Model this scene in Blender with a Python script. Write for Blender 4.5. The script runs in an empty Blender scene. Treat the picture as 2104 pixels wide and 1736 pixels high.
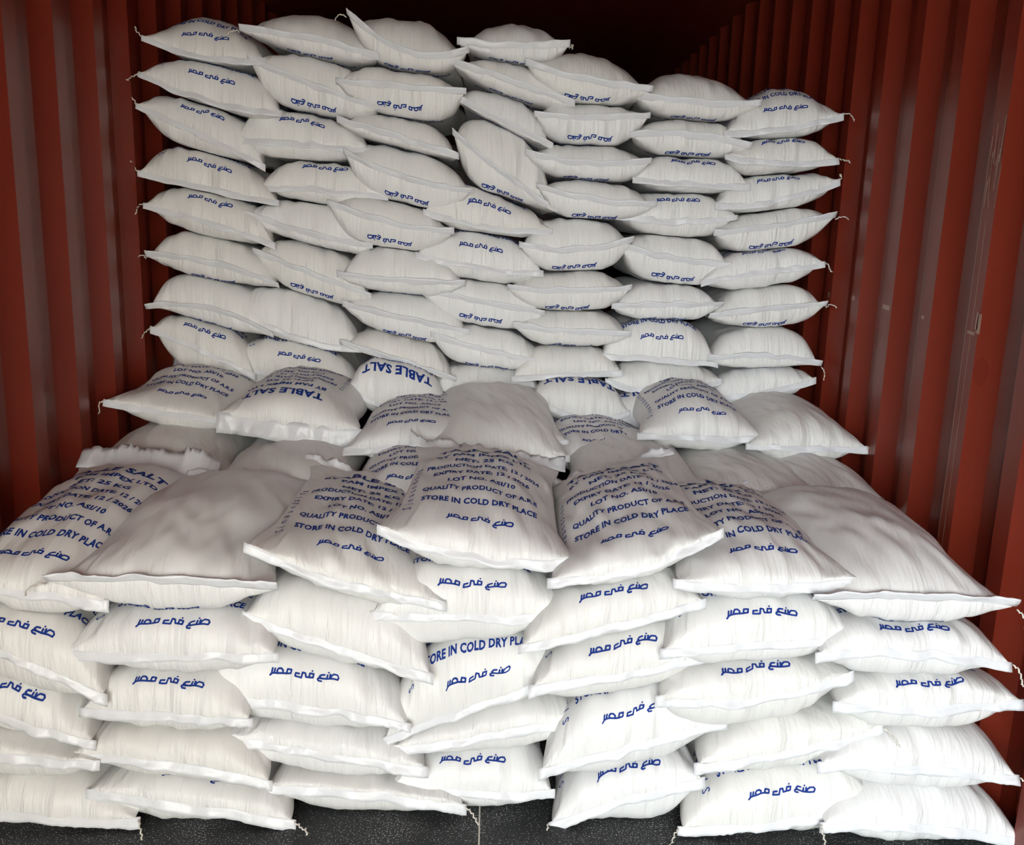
import bpy, bmesh, math, random
import numpy as np
from mathutils import Matrix, Vector

# ------------------------------------------------------------------ camera
SC = bpy.context.scene
COL = SC.collection
FPX, CX, CY, CAMH = 1840.0, 1052.0, 868.0, 1.287

def unit(v):
    v = np.asarray(v, float)
    return v / np.linalg.norm(v)

# rows of the camera basis from the depth and the vertical vanishing points
_y = unit([1013 - CX, CY - 480, -FPX])
_z = -unit([780 - CX, CY - 9600, -FPX])
_z = unit(_z - _y * (_z @ _y))
_x = np.cross(_y, _z)
RW = np.array([_x, _y, _z])
cam = bpy.data.objects.new('camera', bpy.data.cameras.new('camera'))
COL.objects.link(cam)
cam.matrix_world = Matrix.Translation((0, 0, CAMH)) @ Matrix(RW.tolist()).to_4x4()
cam.data.sensor_fit = 'HORIZONTAL'
cam.data.sensor_width = 36.0
cam.data.lens = 36.0 * FPX / 2104.0
cam.data.clip_start = 0.05
SC.camera = cam

def at(px, py, Y=None, Z=None, X=None):
    """point of the place seen at a pixel, on a plane of known depth, height or side"""
    d = RW @ np.array([px - CX, CY - py, -FPX])
    if Y is not None: t = Y / d[1]
    elif Z is not None: t = (Z - CAMH) / d[2]
    else: t = X / d[0]
    return np.array([0, 0, CAMH]) + t * d

# ------------------------------------------------------------------ light
SC.view_settings.view_transform = 'Standard'
SC.view_settings.look = 'None'
SC.view_settings.gamma = 1.0
SC.view_settings.use_curve_mapping = False
SC.view_settings.exposure = 2.9

W = bpy.data.worlds.new('daylight'); SC.world = W
W.use_nodes = True
nt = W.node_tree; nt.nodes.clear()
wo = nt.nodes.new('ShaderNodeOutputWorld'); bg = nt.nodes.new('ShaderNodeBackground')
tc = nt.nodes.new('ShaderNodeTexCoord'); sep = nt.nodes.new('ShaderNodeSeparateXYZ')
nt.links.new(tc.outputs['Generated'], sep.inputs[0])
mrx = nt.nodes.new('ShaderNodeMapRange'); mrx.inputs[1].default_value = -0.38; mrx.inputs[2].default_value = 0.38
nt.links.new(sep.outputs[0], mrx.inputs[0])
side = nt.nodes.new('ShaderNodeMix'); side.data_type = 'RGBA'
nt.links.new(mrx.outputs[0], side.inputs['Factor'])
side.inputs[6].default_value = (1.38, 1.52, 1.56, 1)      # open blue sky on the left
side.inputs[7].default_value = (0.60, 0.57, 0.46, 1)      # dimmer warm sunlit yard on the right
mrz = nt.nodes.new('ShaderNodeMapRange'); mrz.inputs[1].default_value = -0.06; mrz.inputs[2].default_value = 0.10
mrz.inputs[3].default_value = 0.85; mrz.inputs[4].default_value = 1.6
nt.links.new(sep.outputs[2], mrz.inputs[0])
nt.links.new(side.outputs[2], bg.inputs[0]); nt.links.new(mrz.outputs[0], bg.inputs[1])
nt.links.new(bg.outputs[0], wo.inputs[0])

sun = bpy.data.objects.new('sun', bpy.data.lights.new('sun', 'SUN'))
COL.objects.link(sun)
sun.data.energy = 1.6; sun.data.angle = .01; sun.data.color = (1.0, .97, .90)
sun.rotation_euler = Vector((-.45, -.30, -1)).to_track_quat('-Z', 'Y').to_euler()   # high, from behind the container: it lights the yard only

# ------------------------------------------------------------------ materials
def mat(name, color, rough=0.5, spec=0.5):
    m = bpy.data.materials.new(name); m.use_nodes = True
    b = m.node_tree.nodes['Principled BSDF']
    b.inputs['Base Color'].default_value = (*color, 1)
    b.inputs['Roughness'].default_value = rough
    b.inputs['Specular IOR Level'].default_value = spec
    return m, m.node_tree, b

def sack_material():
    m, t, b = mat('woven_plastic', (0.80, 0.80, 0.79), 0.42, 0.45)
    N = t.nodes.new; L = t.links.new
    uv = N('ShaderNodeUVMap'); uv.uv_map = 'weave'
    # pleats running away from the seam, strongest close to it
    mp = N('ShaderNodeMapping'); mp.inputs['Scale'].default_value = (40, 7, 1); L(uv.outputs[0], mp.inputs[0])
    n1 = N('ShaderNodeTexNoise'); n1.inputs['Scale'].default_value = 1.0; n1.inputs['Detail'].default_value = 3
    n1.inputs['Distortion'].default_value = 0.6; L(mp.outputs[0], n1.inputs['Vector'])
    sp = N('ShaderNodeSeparateXYZ'); L(uv.outputs[0], sp.inputs[0])
    mr = N('ShaderNodeMapRange'); mr.inputs[1].default_value = 0.0; mr.inputs[2].default_value = 0.16
    mr.inputs[3].default_value = 1.0; mr.inputs[4].default_value = 0.04; L(sp.outputs[1], mr.inputs[0])
    mu = N('ShaderNodeMath'); mu.operation = 'MULTIPLY'; L(n1.outputs[0], mu.inputs[0]); L(mr.outputs[0], mu.inputs[1])
    # long slanting creases
    mp2 = N('ShaderNodeMapping'); mp2.inputs['Scale'].default_value = (24, 4.5, 1)
    oi = N('ShaderNodeObjectInfo')
    an = N('ShaderNodeMath'); an.operation = 'MULTIPLY_ADD'; L(oi.outputs['Random'], an.inputs[0]); an.inputs[1].default_value = 1.7; an.inputs[2].default_value = -.85
    vr = N('ShaderNodeVectorRotate'); vr.rotation_type = 'Z_AXIS'; L(uv.outputs[0], vr.inputs['Vector']); L(an.outputs[0], vr.inputs['Angle'])
    L(vr.outputs[0], mp2.inputs[0])
    ad = N('ShaderNodeVectorMath'); ad.operation = 'ADD'; L(mp2.outputs[0], ad.inputs[0]); L(oi.outputs['Random'], ad.inputs[1])
    n2 = N('ShaderNodeTexNoise'); n2.inputs['Scale'].default_value = 1.0; n2.inputs['Detail'].default_value = 2
    L(ad.outputs[0], n2.inputs['Vector'])
    mu2 = N('ShaderNodeMath'); mu2.operation = 'MULTIPLY_ADD'; L(n2.outputs[0], mu2.inputs[0]); mu2.inputs[1].default_value = 0.55
    L(mu.outputs[0], mu2.inputs[2])
    # the weave itself
    wv = N('ShaderNodeTexChecker'); wv.inputs['Scale'].default_value = 420; L(uv.outputs[0], wv.inputs['Vector'])
    mu3 = N('ShaderNodeMath'); mu3.operation = 'MULTIPLY_ADD'; L(wv.outputs['Fac'], mu3.inputs[0]); mu3.inputs[1].default_value = 0.003
    L(mu2.outputs[0], mu3.inputs[2])
    bp = N('ShaderNodeBump'); bp.inputs['Strength'].default_value = 1.0; bp.inputs['Distance'].default_value = 0.011
    L(mu3.outputs[0], bp.inputs['Height']); L(bp.outputs[0], b.inputs['Normal'])
    # slight batch-to-batch tint
    mx = N('ShaderNodeMix'); mx.data_type = 'RGBA'; L(oi.outputs['Random'], mx.inputs['Factor'])
    mx.inputs[6].default_value = (0.80, 0.79, 0.765, 1); mx.inputs[7].default_value = (0.83, 0.83, 0.83, 1)
    L(mx.outputs[2], b.inputs['Base Color'])
    return m

M_SACK = sack_material()
M_HEM, _t, _b = mat('folded_hem_plastic', (0.77, 0.78, 0.81), 0.32, 0.5)  # sack plastic, with the hem's bluish-grey shading put into the colour
_n = _t.nodes.new('ShaderNodeTexNoise'); _n.inputs['Scale'].default_value = 55; _n.inputs['Detail'].default_value = 2
_p = _t.nodes.new('ShaderNodeBump'); _p.inputs['Strength'].default_value = 0.5; _p.inputs['Distance'].default_value = 0.004
_c = _t.nodes.new('ShaderNodeTexCoord'); _t.links.new(_c.outputs['Object'], _n.inputs['Vector'])
_t.links.new(_n.outputs[0], _p.inputs['Height']); _t.links.new(_p.outputs[0], _b.inputs['Normal'])
M_INK, _t, _b = mat('blue_ink', (0.012, 0.042, 0.25), 0.7, 0.12)
M_THREAD, _t, _b = mat('cotton_thread', (0.74, 0.71, 0.64), 0.8, 0.2)
M_SCUFF, _t, _b = mat('scuffed_paint', (0.42, 0.27, 0.21), 0.6, 0.3)
M_STAIN, _t, _b = mat('dark_red_stain', (0.17, 0.018, 0.008), 0.4, 0.5)

def wall_material(name, col):
    m, t, b = mat(name, col, 0.36, 0.5)
    N = t.nodes.new; L = t.links.new
    c = N('ShaderNodeTexCoord')
    mp = N('ShaderNodeMapping'); mp.inputs['Scale'].default_value = (3, 3, 0.9); L(c.outputs['Object'], mp.inputs[0])
    n = N('ShaderNodeTexNoise'); n.inputs['Scale'].default_value = 2.2; n.inputs['Detail'].default_value = 6; L(mp.outputs[0], n.inputs['Vector'])
    mx = N('ShaderNodeMix'); mx.data_type = 'RGBA'; L(n.outputs[0], mx.inputs['Factor'])
    mx.inputs[6].default_value = (col[0] * .82, col[1] * .85, col[2] * .9, 1)
    mx.inputs[7].default_value = (col[0] * 1.16, col[1] * 1.1, col[2] * 1.05, 1)
    # faint rubbed specks
    v = N('ShaderNodeTexNoise'); v.inputs['Scale'].default_value = 60; v.inputs['Detail'].default_value = 3; L(mp.outputs[0], v.inputs['Vector'])
    cr = N('ShaderNodeMapRange'); cr.inputs[1].default_value = 0.73; cr.inputs[2].default_value = 0.80; L(v.outputs[0], cr.inputs[0])
    m2 = N('ShaderNodeMix'); m2.data_type = 'RGBA'; L(cr.outputs[0], m2.inputs['Factor']); L(mx.outputs[2], m2.inputs[6])
    m2.inputs[7].default_value = (0.22, 0.09, 0.07, 1)
    L(m2.outputs[2], b.inputs['Base Color'])
    r = N('ShaderNodeMapRange'); L(n.outputs[0], r.inputs[0]); r.inputs[3].default_value = 0.28; r.inputs[4].default_value = 0.44
    L(r.outputs[0], b.inputs['Roughness'])
    bp = N('ShaderNodeBump'); bp.inputs['Strength'].default_value = 0.12; bp.inputs['Distance'].default_value = 0.004
    L(n.outputs[0], bp.inputs['Height']); L(bp.outputs[0], b.inputs['Normal'])
    return m
M_WALL = wall_material('red_oxide_paint', (0.195, 0.024, 0.011))

def floor_material():
    m, t, b = mat('black_sheet', (0.02, 0.021, 0.023), 0.6, 0.4)
    N = t.nodes.new; L = t.links.new
    c = N('ShaderNodeTexCoord')
    n = N('ShaderNodeTexNoise'); n.inputs['Scale'].default_value = 300; n.inputs['Detail'].default_value = 2; L(c.outputs['Object'], n.inputs['Vector'])
    k = N('ShaderNodeTexNoise'); k.inputs['Scale'].default_value = 7; k.inputs['Detail'].default_value = 4; L(c.outputs['Object'], k.inputs['Vector'])
    a = N('ShaderNodeMath'); a.operation = 'MULTIPLY_ADD'; L(k.outputs[0], a.inputs[0]); a.inputs[1].default_value = 0.22; L(n.outputs[0], a.inputs[2])
    r = N('ShaderNodeMapRange'); r.inputs[1].default_value = 0.735; r.inputs[2].default_value = 0.775; L(a.outputs[0], r.inputs[0])
    dust = N('ShaderNodeMix'); dust.data_type = 'RGBA'; L(k.outputs[0], dust.inputs['Factor'])
    dust.inputs[6].default_value = (0.008, 0.010, 0.011, 1); dust.inputs[7].default_value = (0.036, 0.040, 0.041, 1)
    mx = N('ShaderNodeMix'); mx.data_type = 'RGBA'; L(r.outputs[0], mx.inputs['Factor']); L(dust.outputs[2], mx.inputs[6])
    mx.inputs[7].default_value = (0.62, 0.63, 0.63, 1); L(mx.outputs[2], b.inputs['Base Color'])
    bp = N('ShaderNodeBump'); bp.inputs['Strength'].default_value = 0.3; bp.inputs['Distance'].default_value = 0.003
    L(n.outputs[0], bp.inputs['Height']); L(bp.outputs[0], b.inputs['Normal'])
    return m
M_FLOOR = floor_material()
M_GROUND, _t, _b = mat('yard_concrete', (0.52, 0.50, 0.46), 0.85, 0.2)

# ------------------------------------------------------------------ mesh helper
def mesh_obj(name, verts, faces, material, parent=None, origin=(0, 0, 0), smooth=True, kind=None):
    me = bpy.data.meshes.new(name)
    v = np.asarray(verts, float) - np.asarray(origin, float)
    me.from_pydata(v.tolist(), [], faces if isinstance(faces, list) else faces.tolist())
    for mm in (material if isinstance(material, (list, tuple)) else [material]):
        me.materials.append(mm)
    if smooth:
        me.polygons.foreach_set('use_smooth', np.ones(len(me.polygons), bool))
    me.update()
    o = bpy.data.objects.new(name, me); COL.objects.link(o)
    if parent is not None: o.parent = parent
    if kind: o['kind'] = kind
    return o

# ------------------------------------------------------------------ the container
Y0, Y1, HW, HT = -2.3, 12.1, 1.175, 2.39
def corrugated(name, sgn, edge, pitch):
    """trapezoid-corrugated side wall with thickness; edge = far edge of one protruding flat"""
    fl = pitch * 0.25; sl = pitch * 0.25; dep = 0.036
    pts = []
    k = math.floor((Y0 - edge) / pitch)
    while True:
        e = edge + k * pitch
        if e - fl - sl > Y1: break
        for y, x in ((e - fl, 0), (e, 0), (e + sl, dep), (e + sl + fl, dep)):
            if Y0 <= y <= Y1: pts.append((y, x))
        k += 1
    pts = [(Y0, pts[0][1])] + pts + [(Y1, pts[-1][1])]
    V, F, mi = [], [], []
    for (y, x) in pts:
        for off, z in ((x, 0.0), (x, HT), (dep + 0.03, HT), (dep + 0.03, 0.0)):
            V.append((sgn * (HW + off), y, z))
    n = len(pts)
    for i in range(n - 1):
        a, b = 4 * i, 4 * i + 4
        for j in range(4):
            q = [a + j, a + (j + 1) % 4, b + (j + 1) % 4, b + j]
            F.append(q if sgn < 0 else q[::-1]); mi.append(0)
    F.append([0, 3, 2, 1] if sgn < 0 else [0, 1, 2, 3]); mi.append(0)
    e = 4 * (n - 1)
    F.append([e, e + 1, e + 2, e + 3] if sgn < 0 else [e + 3, e + 2, e + 1, e]); mi.append(0)
    return V, F, mi

def add_mark(V, F, mi, poly, m):
    b = len(V); V.extend(poly); F.append(list(range(b, b + len(poly)))); mi.append(m)

def finish_wall(name, V, F, mi):
    o = mesh_obj(name, V, F, [M_WALL, M_SCUFF, M_STAIN], smooth=False, kind='structure')
    o.data.polygons.foreach_set('material_index', mi); o.data.update()
    return o

V, F, mi = corrugated('wall_left', -1, 2.36, 0.256)
finish_wall('wall_left', V, F, mi)
V, F, mi = corrugated('wall_right', 1, 2.195, 0.2415)
xs = HW - 0.0012
rngm = random.Random(5)
for (y, z, w, h) in ((2.905, 1.118, .028, .018), (2.655, 1.108, .05, .016), (3.12, 1.115, .02, .02), (2.42, 1.10, .016, .012),
                     (2.145, 1.115, .012, .045), (2.165, 1.085, .035, .010), (2.135, 1.11, .02, .05)):
    add_mark(V, F, mi, [(xs, y - w / 2, z - h / 2), (xs, y + w / 2, z - h / 2 + .003), (xs, y + w / 2 - .003, z + h / 2), (xs, y - w / 2, z + h / 2 - .002)], 1)
for k in range(16):                                            # rubbed scratches on one rib
    y = 2.13 + rngm.random() * .055; z = 1.38 + rngm.random() * .14; L_ = .02 + rngm.random() * .09; w = .0012 + rngm.random() * .002
    dy = (rngm.random() - .6) * .02
    add_mark(V, F, mi, [(xs, y, z), (xs, y + w, z), (xs, y + w + dy, z + L_), (xs, y + dy, z + L_)], 1)
for (y, z, L_, w) in ((2.19, .55, .95, .002), (2.165, .35, 1.0, .0018), (2.44, .5, 1.2, .0012), (2.68, .6, 1.1, .0010)):
    add_mark(V, F, mi, [(xs, y - w, z), (xs, y, z), (xs, y, z + L_), (xs, y - w, z + L_)], 1)
slope0, slope1 = 2.195 - .2415 * .5, 2.195 - .2415 * .25          # dark red oval stain on the slanted face of one rib
sx = lambda y: HW + .036 * (slope1 - y) / (slope1 - slope0)
c = at(2013, 757, X=sx((slope0 + slope1) / 2))
yc = min(max(c[1], slope0 + .018), slope1 - .018)
pl = []
for k in range(20):
    a = 2 * math.pi * k / 20
    y = yc + .016 * math.cos(a)
    pl.append((sx(y) - .001, y, c[2] + .032 * math.sin(a) * (1.25 if math.sin(a) < 0 else .9)))
add_mark(V, F, mi, pl, 2)
finish_wall('wall_right', V, F, mi)

def box(x0, x1, y0, y1, z0, z1):
    v = [(x, y, z) for x in (x0, x1) for y in (y0, y1) for z in (z0, z1)]
    f = [[0, 1, 3, 2], [4, 6, 7, 5], [0, 4, 5, 1], [2, 3, 7, 6], [0, 2, 6, 4], [1, 5, 7, 3]]
    return v, f
v, f = box(-HW - .066, HW + .066, Y1, Y1 + .04, 0, HT); mesh_obj('wall_back', v, f, M_WALL, smooth=False, kind='structure')
v, f = box(-HW - .066, HW + .066, Y0, Y1, HT, HT + .04); mesh_obj('ceiling', v, f, M_WALL, smooth=False, kind='structure')
v, f = box(-HW - .066, HW + .066, Y0, Y1, -.06, 0); mesh_obj('floor', v, f, M_FLOOR, smooth=False, kind='structure')
xa = at(985, 1690, Z=0)[0]
v, f = box(xa - .0016, xa + .0016, .5, 2.6, 0, .0012); mesh_obj('trim_1', v, f, M_THREAD, smooth=False, kind='structure')
v, f = box(-14, 14, -20, Y0 - .02, -.30, -.10); mesh_obj('ground', v, f, M_GROUND, smooth=False, kind='structure')

# ------------------------------------------------------------------ noise
class Noise:
    def __init__(self, seed):
        self.g = np.random.RandomState(seed).rand(64, 64)
    def __call__(self, x, y):
        x = np.asarray(x, float); y = np.asarray(y, float) + 0 * x
        xi = np.floor(x).astype(int); yi = np.floor(y).astype(int)
        fx = x - xi; fy = y - yi
        fx = fx * fx * (3 - 2 * fx); fy = fy * fy * (3 - 2 * fy)
        g = self.g; a, b = xi % 64, (xi + 1) % 64; c, d = yi % 64, (yi + 1) % 64
        return (g[a, c] * (1 - fx) + g[b, c] * fx) * (1 - fy) + (g[a, d] * (1 - fx) + g[b, d] * fx) * fy - 0.5

def smooth(a, b, x):
    t = np.clip((x - a) / (b - a), 0, 1)
    return t * t * (3 - 2 * t)

# ------------------------------------------------------------------ lettering, laid out flat once
def text_flat(body, width, cap, bold=0.042):
    cu = bpy.data.curves.new('t', 'FONT'); cu.body = body; cu.size = 1; cu.offset = bold
    cu.resolution_u = 2; cu.space_character = 1.06
    o = bpy.data.objects.new('t', cu); COL.objects.link(o)
    bpy.context.view_layer.update()
    me = o.evaluated_get(bpy.context.evaluated_depsgraph_get()).to_mesh()
    v = np.array([q.co[:2] for q in me.vertices]); f = [list(p.vertices) for p in me.polygons]
    bpy.data.objects.remove(o); bpy.data.curves.remove(cu)
    # 1.0 font unit has caps of about 0.73
    v[:, 0] = (v[:, 0] - v[:, 0].min()) / (np.ptp(v[:, 0])) - 0.5
    v[:, 0] *= width; v[:, 1] = v[:, 1] / 0.729 * cap
    return v, f

def stroke(pts, w):
    V, F = [], []
    P = [np.array(p, float) for p in pts]
    for a, b in zip(P[:-1], P[1:]):
        d = b - a; n = np.hypot(*d)
        if n < 1e-9: continue
        d = d / n; q = np.array([-d[1], d[0]]) * w / 2; k = len(V)
        V += [a - q, b - q, b + q, a + q]; F.append([k, k + 1, k + 2, k + 3])
    for p in P:
        k = len(V)
        V += [p + w / 2 * np.array([math.cos(t), math.sin(t)]) for t in np.arange(8) * math.pi / 4]
        F.append(list(range(k, k + 8)))
    return V, F

def arabic_flat(width):
    S = [[(955, 275), (1062, 275), (1076, 240), (1058, 214), (1008, 214), (978, 240), (968, 272)],
         [(962, 218), (955, 275), (905, 275)], [(927, 226), (918, 275)],
         [(918, 275), (846, 272), (824, 250), (846, 228), (888, 224)],
         [(846, 272), (812, 272), (800, 288), (814, 306), (850, 308)],
         [(690, 268), (738, 268), (746, 222), (694, 216), (686, 262)], [(690, 268), (646, 268), (636, 222), (600, 216), (586, 285), (498, 288), (506, 248), (556, 243)],
         [(382, 268), (436, 268), (443, 222), (390, 215), (378, 268)], [(382, 268), (216, 268)],
         [(262, 266), (252, 240), (272, 212), (306, 212), (332, 236), (328, 268)], [(226, 216), (216, 268)],
         [(192, 216), (182, 282), (162, 305)], [(216, 268), (184, 278)]]
    D = [(940, 193), (724, 184)]
    V, F = [], []
    for s in S:
        v, f = stroke(s, 24); F += [[i + len(V) for i in q] for q in f]; V += v
    for d in D:
        k = len(V); V += [np.array(d) + 15 * np.array([math.cos(t), math.sin(t)]) for t in np.arange(4) * math.pi / 2]; F.append([k, k + 1, k + 2, k + 3])
    V = np.array(V); V[:, 1] = 248 - V[:, 1]; V[:, 0] -= 619
    return V * width / 920.0, F

def refine(v, f, lim):
    bm = bmesh.new()
    bv = [bm.verts.new((p[0], p[1], 0)) for p in v]
    for q in f:
        try: bm.faces.new([bv[i] for i in q])
        except ValueError: pass
    bmesh.ops.triangulate(bm, faces=bm.faces[:])
    for _ in range(4):
        e = [e for e in bm.edges if e.calc_length() > lim]
        if not e: break
        bmesh.ops.subdivide_edges(bm, edges=e, cuts=1)
        bmesh.ops.triangulate(bm, faces=[q for q in bm.faces if len(q.verts) > 3])
    bm.verts.index_update()
    V = np.array([q.co[:2] for q in bm.verts]); F = [[q.index for q in p.verts] for p in bm.faces]
    bm.free()
    # every triangle the same way round
    A = V[[t[0] for t in F]]; B = V[[t[1] for t in F]]; C_ = V[[t[2] for t in F]]
    cr = (B[:, 0] - A[:, 0]) * (C_[:, 1] - A[:, 1]) - (B[:, 1] - A[:, 1]) * (C_[:, 0] - A[:, 0])
    F = [t if c > 0 else t[::-1] for t, c in zip(F, cr)]
    return V, F

LINES = [('TABLE SALT', .525, .255, .034), ('BY PAM IMPEX LTD', .468, .255, .0215), ('NET: 25 KG', .418, .150, .0215),
         ('PRODUCTION DATE: 12 / 2024', .368, .295, .0205), ('EXPIRY DATE: 12 / 2026', .318, .245, .0205), ('LOT NO. ASI/10', .264, .165, .021),
         ('QUALITY PRODUCT OF A.R.E', .207, .275, .0215), ('STORE IN COLD DRY PLACE', .148, .272, .0225)]
PRINT = []                                                       # (distance from seam, verts, faces)
for (body, t, w, cap), nm in zip(LINES, ('heading_lettering', 'maker_line', 'weight_line', 'production_date_line', 'expiry_date_line', 'lot_number_line', 'quality_line', 'storage_line')):
    v, f = text_flat(body, w, cap); v[:, 1] += t - cap / 2
    if body.startswith('PROD'): v[:, 0] += .004
    PRINT.append((nm, t, *refine(v, f, .010)))
v, f = arabic_flat(.152); v[:, 1] += .081; v[:, 0] += .004
PRINT.append(('arabic_line', .081, *refine(v, f, .010)))
VERT = []
for k, ch in enumerate('Sinaandsina'):                            # spaced letters up the left edge
    v, f = text_flat(ch, .012 if ch not in 'i' else .0035, .020 if ch in 'Sid' else .0195, .004)
    v = np.stack([-v[:, 1] - .158, v[:, 0] + .118 + k * .0265], 1)
    VERT.append((*refine(v, f, .012),))
def joined(items):
    V, F, nb = [], [], 0
    for v, f in items:
        V.append(v); F += [[i + nb for i in t] for t in f]; nb += len(v)
    return np.concatenate(V), F
SIDE_LONG = [('side_lettering', .12, *joined(VERT))]
SIDE_SHORT = [('side_lettering', .12, *joined(VERT[:6]))]

# ------------------------------------------------------------------ one sack
NU, NV = 61, 64
_k = np.linspace(-1, 1, NU)
UG = np.sign(_k) * (1 - (1 - np.abs(_k)) ** 1.5)
VG0 = np.linspace(0, 1, NV)
VG = 0.80 * VG0 ** 2.1 + 0.20 * VG0
VG = VG / VG[-1]
# faces of a closed pillow: top grid and bottom grid welded along the border
IT = np.arange(NU * NV).reshape(NV, NU)
IB = IT.copy(); IB[1:-1, 1:-1] = NU * NV + np.arange((NU - 2) * (NV - 2)).reshape(NV - 2, NU - 2)
def grid_faces(I, flip):
    q = np.stack([I[:-1, :-1], I[:-1, 1:], I[1:, 1:], I[1:, :-1]], -1).reshape(-1, 4)
    return q[:, ::-1] if flip else q
FACES = np.concatenate([grid_faces(IT, False), grid_faces(IB, True)])

def prop(o, label, cat, group):
    o['label'] = label; o['category'] = cat; o['group'] = group

def thread_tail(parent, p, d, org, seed, ln=0.05):
    r = random.Random(seed)
    p = np.array(p, float); d = unit(d); pts = [p]
    n = 14
    s1, s2 = unit(np.cross(d, [0.3, 0.2, 1])), None
    s2 = np.cross(d, s1)
    cur = d.copy()
    q = p.copy()
    for k in range(n):
        cur = unit(cur + np.array([r.uniform(-.35, .35), r.uniform(-.3, .2), r.uniform(-.55, .25)]))
        q = q + cur * ln / n
        a = k * 1.9
        pts.append(q + (s1 * math.cos(a) + s2 * math.sin(a)) * .0022)
    V, F = [], []
    P = np.array(pts); rad = .0018
    for i, c in enumerate(P):
        t = unit(P[min(i + 1, n)] - P[max(i - 1, 0)])
        a = unit(np.cross(t, [.31, .11, .94])); b = np.cross(t, a)
        for j in range(6):
            V.append(c + rad * (a * math.cos(j * math.pi / 3) + b * math.sin(j * math.pi / 3)))
    for i in range(n):
        for j in range(6):
            F.append([6 * i + j, 6 * i + (j + 1) % 6, 6 * i + 6 + (j + 1) % 6, 6 * i + 6 + j])
    F.append(list(range(6))[::-1]); F.append([6 * n + j for j in range(6)])
    mesh_obj('thread_tail', V, F, M_THREAD, parent, org)

def seam_band(name, parent, org, edge, outv, width, amp, seed, ext=.010, fw=(0, -.35, -.92)):
    """folded plastic past the stitching: follows the seam, hangs along fw, ruffled"""
    nz = Noise(seed + 900)
    n = len(edge); E = np.array(edge)
    E[0] += unit(E[0] - E[1]) * ext; E[-1] += unit(E[-1] - E[-2]) * ext
    s = np.concatenate([[0], np.cumsum(np.linalg.norm(np.diff(E, axis=0), axis=1))])
    fw = unit(fw); nrm = unit(np.cross(unit(E[-1] - E[0]), fw))
    if nrm @ np.array(outv) < 0: nrm = -nrm
    rows = 5; th = .0013
    A = []
    for r in range(rows):
        q = r / (rows - 1)
        wv = nz(s * 34, q * 1.2) * amp * 1.6 * (0.25 + q) + (np.abs(nz(s * 70, q * 2.5)) - .2) * amp * 2.2 * q
        wl = width * (1 + .35 * nz(s * 16, 7.0))
        A.append(E + fw * (q * wl)[:, None] + nrm * (wv + .0012 - .004 * (1 - q))[:, None])
    A = np.array(A)
    Fr = A + nrm * th; Bk = A - nrm * th
    V = np.concatenate([Fr.reshape(-1, 3), Bk.reshape(-1, 3)])
    I = np.arange(rows * n).reshape(rows, n); J = I + rows * n
    F = np.concatenate([grid_faces(I, True), grid_faces(J, False)]).tolist()
    b = np.concatenate([I[0, :-1], I[:-1, -1], I[-1, :0:-1], I[:0:-1, 0]]).tolist(); m = rows * n
    for i in range(len(b)):
        x, y = b[i], b[(i + 1) % len(b)]
        F.append([x, y, y + m, x + m])
    mesh_obj(name, V, F, M_HEM, parent, org)

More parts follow.
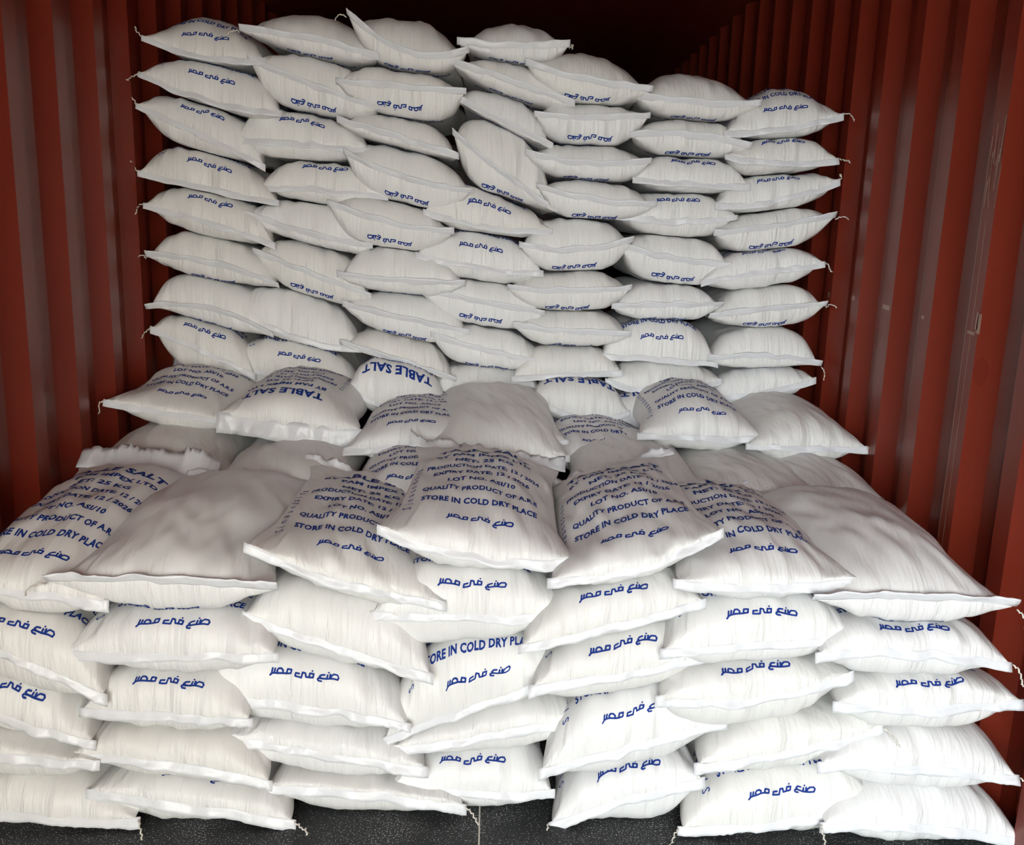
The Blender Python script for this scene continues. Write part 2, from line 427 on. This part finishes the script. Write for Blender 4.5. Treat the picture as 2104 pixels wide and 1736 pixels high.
def sack(L, M, R, up, dn, label, group, kind='B', seed=0, length=.62, pitch=0.0, yaw=0.0, rise=.075, n=3.2, m=.5,
         shrink=.12, rough=1.0, band=.023, bandamp=.0045, bandfw=(0, -.16, -.98), tails='', full=False, back=0.0,
         floor=None, bulge=.0, ramp=False, place_up=True, droop=0.0, flat=.25, tshift=0.0, sshift=0.0, cat='sack', lim_up=False, lim_dn=True, ge=2.5):
    """up, dn: functions of (x, y) -> absolute height of the face above / below the seam"""
    rs = random.Random(seed * 7 + 3)
    nz = Noise(seed * 13 + 1)
    L, M, R = (np.array(p, float) for p in (L, M, R))
    hw = np.hypot(R[0] - L[0], R[2] - L[2]) / 2
    uM = np.clip(2 * (M[0] - L[0]) / (R[0] - L[0]) - 1, -.4, .4)
    def lag(i):
        a = (UG - uM) * (UG - 1) / ((-1 - uM) * (-2)); b = (UG + 1) * (UG - 1) / ((uM + 1) * (uM - 1)); c = (UG + 1) * (UG - uM) / (2 * (1 - uM))
        return L[i] * a + M[i] * b + R[i] * c
    hx = L[0] + (R[0] - L[0]) * (UG + 1) / 2
    hy = lag(1); hz = lag(2)
    hz = hz + nz(UG * 5, 3.0) * .007 * rough * (1 - UG ** 2); hy = hy + nz(UG * 6, 9.0) * .010 * (1 - UG ** 2)
    T = VG * length; T2 = (1 - VG) * length
    k = (R[2] - L[2]) / (R[0] - L[0]); zmean = (L[2] + R[2]) / 2 * .4 + M[2] * .6
    xm = (L[0] + R[0]) / 2
    w = smooth(0, flat, T)[:, None]
    shr = 1 - shrink * (smooth(0, .16, T) * smooth(0, .16, T2))[:, None]
    xx = xm + (hx - xm)[None, :] * shr
    zline = zmean + k * (hx - xm)
    zc = hz[None, :] * (1 - w) + zline[None, :] * w
    yy = hy[None, :] * (1 - w) + (hy.mean() * w) + T[:, None] * math.cos(pitch)
    zc = zc + T[:, None] * math.sin(pitch) - droop * (1 - smooth(0, .3, T))[:, None]
    if yaw:
        xx = xx + T[:, None] * math.sin(yaw)
        yy = yy - (xx - xm) * math.sin(yaw) * .0
    g = np.clip(1 - (1 - np.clip(T / rise, 0, 1)) ** ge, 0, 1) ** (1 / ge); g2 = np.sqrt(np.clip(1 - (1 - np.clip(T2 / (rise * 1.1), 0, 1)) ** 2, 0, 1))
    G = (g * g2)[:, None]
    mm = m + .30 * (1 - smooth(0, rise * 1.1, np.minimum(T, T2)))[:, None]
    X = np.clip(1 - np.abs(UG[None, :]) ** n, 0, 1) ** mm
    P = X * G
    pT = T[:, None] * math.sin(pitch)
    zu = up(xx, yy) + pT * (1 if ramp else 0); zd = dn(xx, yy)
    tu = np.maximum(zu - zc, .012); td = np.maximum(zc - zd, .006)
    fade = np.clip(P * 2.2, 0, 1)
    def det(off):
        t = T[:, None] + 0 * xx; u = UG[None, :] + 0 * xx
        pl = nz(u * hw * 55 + off, t * 9 + off) * .0090 * np.exp(-t / .07)
        dg = nz(u * hw * 34 + t * 14 + off, t * 9 - u * 3 + off * 2) * .0085
        lp = nz(u * 2.2 + off * 3, t * 7 + off) * .011
        return (pl + dg + lp) * rough * np.clip(P * 3, 0, 1)
    zt = zc + tu * P + det(3.1) * np.minimum(1, tu / .05)
    gd = np.clip(1 - (1 - np.clip(T / .05, 0, 1)) ** 2.6, 0, 1) ** (1 / 2.6)
    Pd = X * (gd * g2)[:, None]
    zb = zc - td * Pd + det(8.7) * .6 * np.minimum(1, td / .05)
    if lim_up: zt = np.minimum(zt, np.maximum(zu - .0006, zc + .004))
    if lim_dn: zb = np.maximum(zb, np.minimum(zd + .0006, zc - .004))
    if floor is not None: zb = np.maximum(zb, floor); zt = np.maximum(zt, floor + .001)
    # pleated fabric is drawn in a little along the seam face
    yb = yy + nz(UG[None, :] * hw * 45 + 5, T[:, None] * 9) * .005 * rough * np.clip(P * 3, 0, 1)
    top = np.stack([xx, yb, zt], -1); bot = np.stack([xx, yb - bulge * (np.sin(np.pi * np.clip(T / .16, 0, 1) ** .6))[:, None] * np.clip(1 - np.abs(UG) ** 3, 0, 1)[None, :], zb], -1)
    bot[0] = top[0]; bot[-1] = top[-1]; bot[:, 0] = top[:, 0]; bot[:, -1] = top[:, -1]
    org = np.array([xm, yy.mean(), float(zb.min())])
    root = bpy.data.objects.new('salt_sack', None); COL.objects.link(root); root.location = org
    root.empty_display_size = .05
    prop(root, label, cat, group)
    V = np.concatenate([top.reshape(-1, 3), bot[1:-1, 1:-1].reshape(-1, 3)])
    o = mesh_obj('sack_body', V, FACES, M_SACK, root, org)
    cs = slice(NU // 3, 2 * NU // 3)                              # distance along the cloth from the seam
    arc = [np.concatenate([[0], np.cumsum(np.linalg.norm(np.diff(Q[:, cs].mean(1), axis=0), axis=1))]) for Q in (top, bot)]
    arc = (arc[0] + arc[1]) / 2
    uvt = np.stack([UG[None, :] * hw + 0 * xx, arc[:, None] + 0 * xx], -1)
    uvb = uvt[1:-1, 1:-1].reshape(-1, 2); uvt = uvt.reshape(-1, 2)
    uv = np.concatenate([uvt, uvb])
    lay = o.data.uv_layers.new(name='weave')
    lay.data.foreach_set('uv', uv[FACES.reshape(-1)].astype(np.float32).ravel())
    # band past the stitching
    if kind == 'D' and place_up: bandfw = (0, -.35, .94)
    seam_band('hem', root, org, top[0], (0, -1, .25), band, bandamp, seed, fw=bandfw)
    if back: seam_band('loose_end', root, org, top[-1], (0, -.6, .8), back, .017, seed + 5, ext=.02, fw=(0, .7, .55))
    # printing
    if kind in 'UDT':
        S = top if kind in 'UT' else bot
        sg = 1 if kind in 'UT' else -1
        du = np.gradient(S, axis=1); dv = np.gradient(S, axis=0)
        nr = np.cross(du, dv) * sg; nr /= np.linalg.norm(nr, axis=-1, keepdims=True) + 1e-12
        cc = NU // 2
        at_ = np.concatenate([[0], np.cumsum(np.linalg.norm(np.diff(S[:, cc], axis=0), axis=1))])
        au = np.concatenate([np.zeros((NV, 1)), np.cumsum(np.linalg.norm(np.diff(S, axis=1), axis=2), axis=1)], 1)
        au = au - au[:, cc:cc + 1]
        for (nm, t, v, f) in PRINT + (SIDE_LONG if full else SIDE_SHORT if kind == 'U' else []):
            if not full and kind != 'T' and t > (.30 if kind == 'U' else .20): continue
            s_, t_ = v[:, 0] + sshift, v[:, 1] + tshift
            if kind == 'T': s_, t_ = -s_, .635 - t_
            if kind == 'D': s_ = -s_; t_ = t_ - .016
            fv = np.interp(t_, at_, np.arange(NV))
            j0 = np.clip(fv.astype(int), 0, NV - 2)
            fu = np.zeros(len(v))
            for j in np.unique(j0):
                q = j0 == j
                fu[q] = np.interp(s_[q], au[j], np.arange(NU))
            fu = np.clip(fu, 0, NU - 1.001); fv = np.clip(fv, 0, NV - 1.001)
            i0 = fu.astype(int); a = (fu - i0)[:, None]; b = (fv - j0)[:, None]
            def smp(Q): return (Q[j0, i0] * (1 - a) + Q[j0, i0 + 1] * a) * (1 - b) + (Q[j0 + 1, i0] * (1 - a) + Q[j0 + 1, i0 + 1] * a) * b
            mesh_obj(nm, smp(S) + smp(nr) * .0011, f, M_INK, root, org)
    for tch in tails:
        e = top[0, 0] if tch in 'lL' else top[0, -1]
        d = (-.8, -.3, -.3) if tch in 'lL' else (.8, -.3, -.3)
        if tch.isupper(): d = (d[0] * .5, -.2, .9)
        if floor is not None: d = (d[0], -.9, .0)
        thread_tail(root, e + np.array([-.008 if tch in 'lL' else .008, -.004, -.004]), d, org, seed + 50, .05)
    return root

# ------------------------------------------------------------------ the stacks
ORD = ['top', 'second', 'third', 'fourth', 'fifth', 'sixth', 'seventh', 'eighth', 'ninth', 'tenth']
COLW = ['leftmost', 'second from left', 'third from left', 'middle', 'third from right', 'second from right', 'rightmost']
LOOK = {'U': 'upright print above hem', 'D': 'print inverted below hem', 'B': 'blank face', 'T': 'big inverted heading'}

def column(rows, Y, ci, place, group, dtop, bottom=None, cap=None, base=None, floor=None, dys=None, **kw):
    """rows top to bottom: (L, M, R, y of the face above, kind, tails); the face between two sacks is shared"""
    N = len(rows)
    H = []
    for i, (l, mm, r, ty, kd, tl) in enumerate(rows):
        y = Y + (dys[i] if dys else 0) + random.Random(ci * 31 + i).uniform(-.008, .008)
        H.append([at(*l, Y=y), at(*mm, Y=y - .004), at(*r, Y=y), y])
    slope = [(h[2][2] - h[0][2]) / (h[2][0] - h[0][0]) for h in H]
    planes = []
    for i, (l, mm, r, ty, kd, tl) in enumerate(rows):
        xm = (l[0] + r[0]) / 2
        p = at(xm, ty, Y=H[i][3] + (dtop if i else (cap or dtop)))
        sl = slope[i] if i == 0 else (slope[i] + slope[i - 1]) / 2
        planes.append((p[0], p[2], sl * (.8 if i else .6)))
    if bottom is not None:
        l, mm, r = rows[-1][:3]
        p = at((l[0] + r[0]) / 2, bottom, Y=H[-1][3] + dtop); planes.append((p[0], p[2], slope[-1] * .8))
    else: planes.append((0, base, 0))
    for i, (l, mm, r, ty, kd, tl) in enumerate(rows):
        a, b = planes[i], planes[i + 1]
        up = lambda x, y, a=a: a[1] + a[2] * (x - a[0]) - .0005
        dn = lambda x, y, b=b: b[1] + b[2] * (x - b[0]) + .0005
        pos = f'{ORD[i]} {"sack " if i == 0 else "from top "}'
        lab = f'white salt sack, {"topmost" if i == 0 else ORD[i] + " from top"} in {COLW[ci]} {place} column, {LOOK[kd]}'
        k2 = dict(kw); k2['lim_up'] = i > 0
        if i == 0: k2.update(kw.get('first', {}))
        k2.pop('first', None)
        sack(H[i][0], H[i][1], H[i][2], up, dn, lab, group, kd, seed=ci * 17 + i * 3 + (400 if place[0] == 'f' else 0), tails=tl,
             floor=(floor if i == N - 1 else None), yaw=random.Random(ci * 5 + i).uniform(-.03, .03), **k2)

REAR = [
 [((296, 73), (410, 108), (540, 118), 44, 'U', 'L'), ((290, 148), (420, 196), (573, 226), 130, 'U', 'l'), ((285, 213), (415, 270), (540, 335), 212, 'U', 'L'),
  ((288, 350), (420, 381), (568, 410), 314, 'U', 'L'), ((300, 417), (430, 450), (560, 496), 396, 'U', 'l'), ((306, 529), (435, 548), (568, 590), 486, 'D', 'L'),
  ((306, 635), (430, 642), (557, 692), 572, 'D', ''), ((314, 671), (420, 715), (520, 765), 660, 'U', 'l')],
 [((498, 65), (635, 86), (774, 124), 37, 'D', 'L'), ((515, 128), (645, 186), (776, 225), 119, 'D', ''), ((482, 280), (620, 288), (755, 303), 230, 'U', ''),
  ((537, 380), (660, 383), (792, 400), 332, 'U', ''), ((505, 446), (630, 486), (760, 511), 416, 'D', ''), ((526, 524), (640, 570), (758, 612), 502, 'D', ''),
  ((485, 630), (605, 686), (740, 712), 600, 'B', ''), ((477, 747), (600, 770), (746, 804), 702, 'U', '')],
 [((717, 34), (835, 114), (958, 111), 46, 'D', 'L'), ((696, 174), (825, 187), (952, 194), 143, 'D', ''), ((698, 254), (815, 288), (937, 327), 240, 'D', ''),
  ((711, 321), (838, 374), (965, 397), 308, 'D', ''), ((678, 425), (800, 464), (927, 482), 412, 'D', ''), ((698, 570), (823, 583), (950, 588), 512, 'D', ''),
  ((709, 632), (833, 661), (958, 687), 604, 'D', ''), ((704, 710), (815, 744), (932, 783), 688, 'D', ''), ((716, 790), (822, 836), (915, 826), 744, 'T', '')],
 [((945, 93), (1050, 102), (1165, 98), 58, 'D', 'R'), ((932, 135), (1050, 174), (1175, 219), 130, 'D', ''), ((938, 207), (1036, 256), (1131, 306), 196, 'D', ''),
  ((934, 282), (1035, 366), (1139, 435), 262, 'D', ''), ((875, 430), (1004, 461), (1131, 469), 394, 'U', ''), ((859, 518), (985, 543), (1111, 555), 478, 'U', ''),
  ((867, 601), (989, 627), (1113, 648), 577, 'D', ''), ((890, 695), (1004, 728), (1116, 749), 672, 'D', ''), ((880, 798), (1000, 806), (1110, 799), 752, 'B', '')],
 [((1085, 137), (1205, 171), (1335, 189), 117, 'D', ''), ((1103, 241), (1215, 249), (1330, 244), 215, 'D', ''), ((1085, 321), (1205, 343), (1332, 337), 298, 'D', ''),
  ((1108, 389), (1220, 418), (1343, 425), 372, 'D', ''), ((1072, 511), (1180, 521), (1296, 500), 448, 'D', ''), ((1048, 596), (1170, 605), (1292, 597), 556, 'D', ''),
  ((1059, 674), (1172, 688), (1291, 692), 638, 'D', ''), ((1056, 772), (1168, 766), (1275, 760), 710, 'B', ''), ((1095, 812), (1192, 850), (1290, 844), 776, 'T', '')],
 [((1306, 202), (1430, 218), (1558, 219), 158, 'D', ''), ((1299, 283), (1415, 285), (1537, 306), 247, 'D', ''), ((1306, 363), (1418, 371), (1537, 376), 323, 'U', ''),
  ((1270, 436), (1390, 446), (1511, 441), 396, 'U', ''), ((1278, 511), (1385, 539), (1498, 551), 486, 'D', ''), ((1262, 635), (1372, 634), (1480, 630), 582, 'D', ''),
  ((1239, 726), (1353, 732), (1470, 742), 656, 'U', ''), ((1249, 778), (1362, 797), (1480, 778), 742, 'B', ''), ((1255, 822), (1340, 875), (1450, 850), 808, 'T', '')],
 [((1493, 267), (1612, 258), (1729, 233), 187, 'U', 'R'), ((1496, 316), (1600, 327), (1719, 324), 284, 'U', 'r'), ((1475, 415), (1600, 405), (1721, 368), 358, 'U', 'R'),
  ((1472, 485), (1595, 472), (1711, 449), 432, 'D', 'R'), ((1446, 573), (1565, 552), (1690, 537), 513, 'U', 'r'), ((1462, 654), (1578, 642), (1692, 630), 588, 'D', 'R'),
  ((1459, 742), (1568, 738), (1682, 752), 672, 'D', 'r'), ((1459, 809), (1565, 801), (1672, 776), 754, 'B', '')],
]
RB = [772, 818, 852, 818, 868, 890, 826]
for ci, rows in enumerate(REAR):
    column(rows, 3.07 + [0, .012, -.01, .004, -.012, .006, 0][ci], ci, 'rear', 'salt sacks in the rear wall', .045, tshift=-.016, bottom=RB[ci], cap=.17, dys=[0] * (len(rows) - 1) + [-.08 if rows[-1][4] == 'T' else 0],
           first=dict(n=2.3, m=.5, rise=.15, length=.6, ge=2), )

FRONT = [
 [((-135, 1200), (40, 1206), (213, 1232), 0, 'U', ''), ((-150, 1285), (35, 1345), (212, 1424), 1240, 'U', ''), ((-165, 1405), (20, 1472), (188, 1520), 1360, 'U', ''),
  ((-150, 1515), (20, 1548), (195, 1562), 1484, 'B', ''), ((-140, 1640), (70, 1672), (278, 1680), 1572, 'B', 'r')],
 [((104, 1196), (330, 1200), (561, 1214), 0, 'D', 'L'), ((135, 1336), (350, 1337), (563, 1341), 1240, 'U', ''), ((171, 1454), (345, 1463), (510, 1476), 1357, 'U', ''),
  ((144, 1547), (350, 1561), (551, 1603), 1478, 'B', ''), ((185, 1622), (390, 1650), (599, 1684), 1576, 'U', 'r')],
 [((510, 1117), (710, 1190), (908, 1234), 0, 'U', ''), ((506, 1258), (690, 1322), (882, 1381), 1205, 'B', ''), ((404, 1425), (630, 1442), (836, 1485), 1325, 'U', ''),
  ((465, 1509), (665, 1541), (872, 1575), 1472, 'B', ''), ((554, 1612), (740, 1622), (950, 1652), 1575, 'B', 'r')],
 [((783, 1080), (985, 1138), (1175, 1145), 0, 'U', ''), ((769, 1255), (965, 1259), (1161, 1258), 1156, 'U', ''), ((793, 1513), (985, 1440), (1161, 1381), 1300, 'U', ''),
  ((797, 1535), (990, 1505), (1192, 1470), 1440, 'B', ''), ((800, 1612), (965, 1624), (1132, 1622), 1525, 'U', '')],
 [((1134, 1188), (1310, 1158), (1479, 1088), 0, 'U', ''), ((1074, 1324), (1260, 1279), (1443, 1232), 1186, 'U', ''), ((1095, 1408), (1270, 1377), (1453, 1345), 1283, 'U', ''),
  ((1115, 1578), (1300, 1525), (1486, 1478), 1400, 'U', ''), ((1134, 1688), (1290, 1636), (1440, 1598), 1545, 'U', 'l')],
 [((1393, 1190), (1575, 1198), (1761, 1185), 0, 'U', ''), ((1366, 1333), (1560, 1318), (1756, 1304), 1217, 'U', ''), ((1356, 1430), (1550, 1428), (1746, 1381), 1340, 'U', ''),
  ((1436, 1568), (1620, 1540), (1807, 1490), 1450, 'B', 'r'), ((1402, 1699), (1600, 1684), (1799, 1646), 1556, 'U', 'l')],
 [((1679, 1234), (1880, 1234), (2080, 1247), 0, 'D', 'r'), ((1686, 1340), (1880, 1332), (2072, 1360), 1265, 'U', 'r'), ((1722, 1442), (1910, 1446), (2096, 1438), 1368, 'U', 'R'),
  ((1690, 1566), (1890, 1571), (2087, 1592), 1478, 'B', 'r'), ((1695, 1690), (1890, 1692), (2098, 1722), 1598, 'B', 'L')],
]
FY = [1.735, 1.745, 1.79, 1.81, 1.76, 1.735, 1.715]
# depth of the top sacks and how thick they lie
for ci, rows in enumerate(FRONT):
    Y = FY[ci]
    rows = [list(r) for r in rows]
    top = rows[0]
    h = at((top[0][0] + top[2][0]) / 2, top[1][1], Y=Y)
    # the face above the top sack: so many metres over its seam, seen at dtop behind it
    z = h[2] + [.085, .095, .085, .092, .085, .085, .10][ci]
    pz = np.array([h[0], Y + .30, z])
    c = RW.T @ (pz - np.array([0, 0, CAMH])); ty = CY - FPX * c[1] / -c[2]
    top[3] = ty
    column([tuple(r) for r in rows], Y, ci, 'front', 'salt sacks in the front stack', .065, base=.0, cap=.30, floor=.001,
           rise=.09, bandamp=.0055, band=.023, shrink=.10, tshift=(-.034 if ci == 6 else -.018),
           first=dict(tshift=0, rough=1.35, n=2.0, m=.52, rise=.26, length=.66, full=True, shrink=.12, back=(.085 if ci == 0 else .045 if ci == 3 else .03), flat=.35, ge=2, pitch=[.10, .05, .02, .05, .01, .0, .02][ci], ramp=True))

# ------------------------------------------------------------------ the two steps between front stack and rear wall
def laid(cx, Yh, zh, wd, up, dn, lab, kind='B', roll=0.0, skew=0.0, sag=0.0, seed=0, **kw):
    h = wd / 2
    L = (cx - h, Yh + skew, zh - roll * h); R = (cx + h, Yh - skew, zh + roll * h); M = (cx, Yh - .006, zh - sag)
    a = kw.pop('tilt', 0.0)
    U = lambda x, y: zh + up + roll * .8 * (x - cx) + a * (y - Yh)
    D = lambda x, y: zh - dn + roll * .8 * (x - cx) + a * (y - Yh)
    kw.setdefault('pitch', math.atan(a))
    return sack(L, M, R, U, D, lab, 'salt sacks on the steps in the middle', kind, seed=seed, full=True, **{**dict(n=2.2, m=.46, rise=.2, length=.62), **kw})

# lower step
laid(-.955, 2.52, .585, .42, .10, .07, 'blank white salt sack lying flat against left wall, behind the front stack', roll=-.02, seed=301)
laid(-.575, 2.37, .575, .42, .085, .07, 'blank white salt sack lying flat, second from left on lower middle step', seed=302)
laid(-.20, 2.27, .585, .38, .085, .07, 'printed white salt sack on lower middle step, left of raised blank sack', 'U', roll=.06, seed=303, back=.05)
laid(.025, 2.52, .665, .41, .09, .10, 'blank white salt sack raised above its neighbours in the centre of the middle step', seed=304, tilt=.10, back=.03)
laid(.43, 2.40, .60, .42, .08, .07, 'blank white salt sack lying flat just right of the raised blank sack', roll=-.05, seed=305)
laid(.78, 2.38, .575, .40, .075, .07, 'blank white salt sack lying flat, second from right on lower middle step', seed=306)
laid(1.00, 2.42, .565, .32, .085, .07, 'blank white salt sack lying flat against right wall, behind the front stack', roll=-.04, seed=307)
# upper step
laid(-.955, 2.70, .73, .41, .09, .06, 'printed white salt sack wedged at left wall on upper step, creased blue lines', 'U', roll=-.14, seed=311, tails='l', back=.05, rough=1.3, rise=.34, ge=1.7)
laid(-.60, 2.67, .715, .42, .10, .07, 'white salt sack on upper step with the big blue heading upside down', 'T', roll=-.10, seed=312, band=.06, bandamp=.012, sshift=.035)
laid(-.235, 2.59, .67, .37, .08, .06, 'printed white salt sack on upper step, right beside the inverted-heading sack', 'U', roll=.08, seed=313)
laid(.06, 2.68, .675, .36, .085, .06, 'printed white salt sack mostly hidden behind the raised blank sack', 'U', seed=314)
laid(.36, 2.65, .62, .36, .075, .06, 'printed white salt sack on upper step, right of the raised blank sack', 'U', roll=-.05, seed=315)
laid(.66, 2.69, .70, .38, .12, .06, 'bulging printed white salt sack on upper step, second from right', 'U', seed=316, n=2.0, m=.5, rise=.24)
laid(.985, 2.67, .68, .36, .10, .06, 'blank white salt sack on upper step against right wall', seed=317, tails='r', rise=.24)
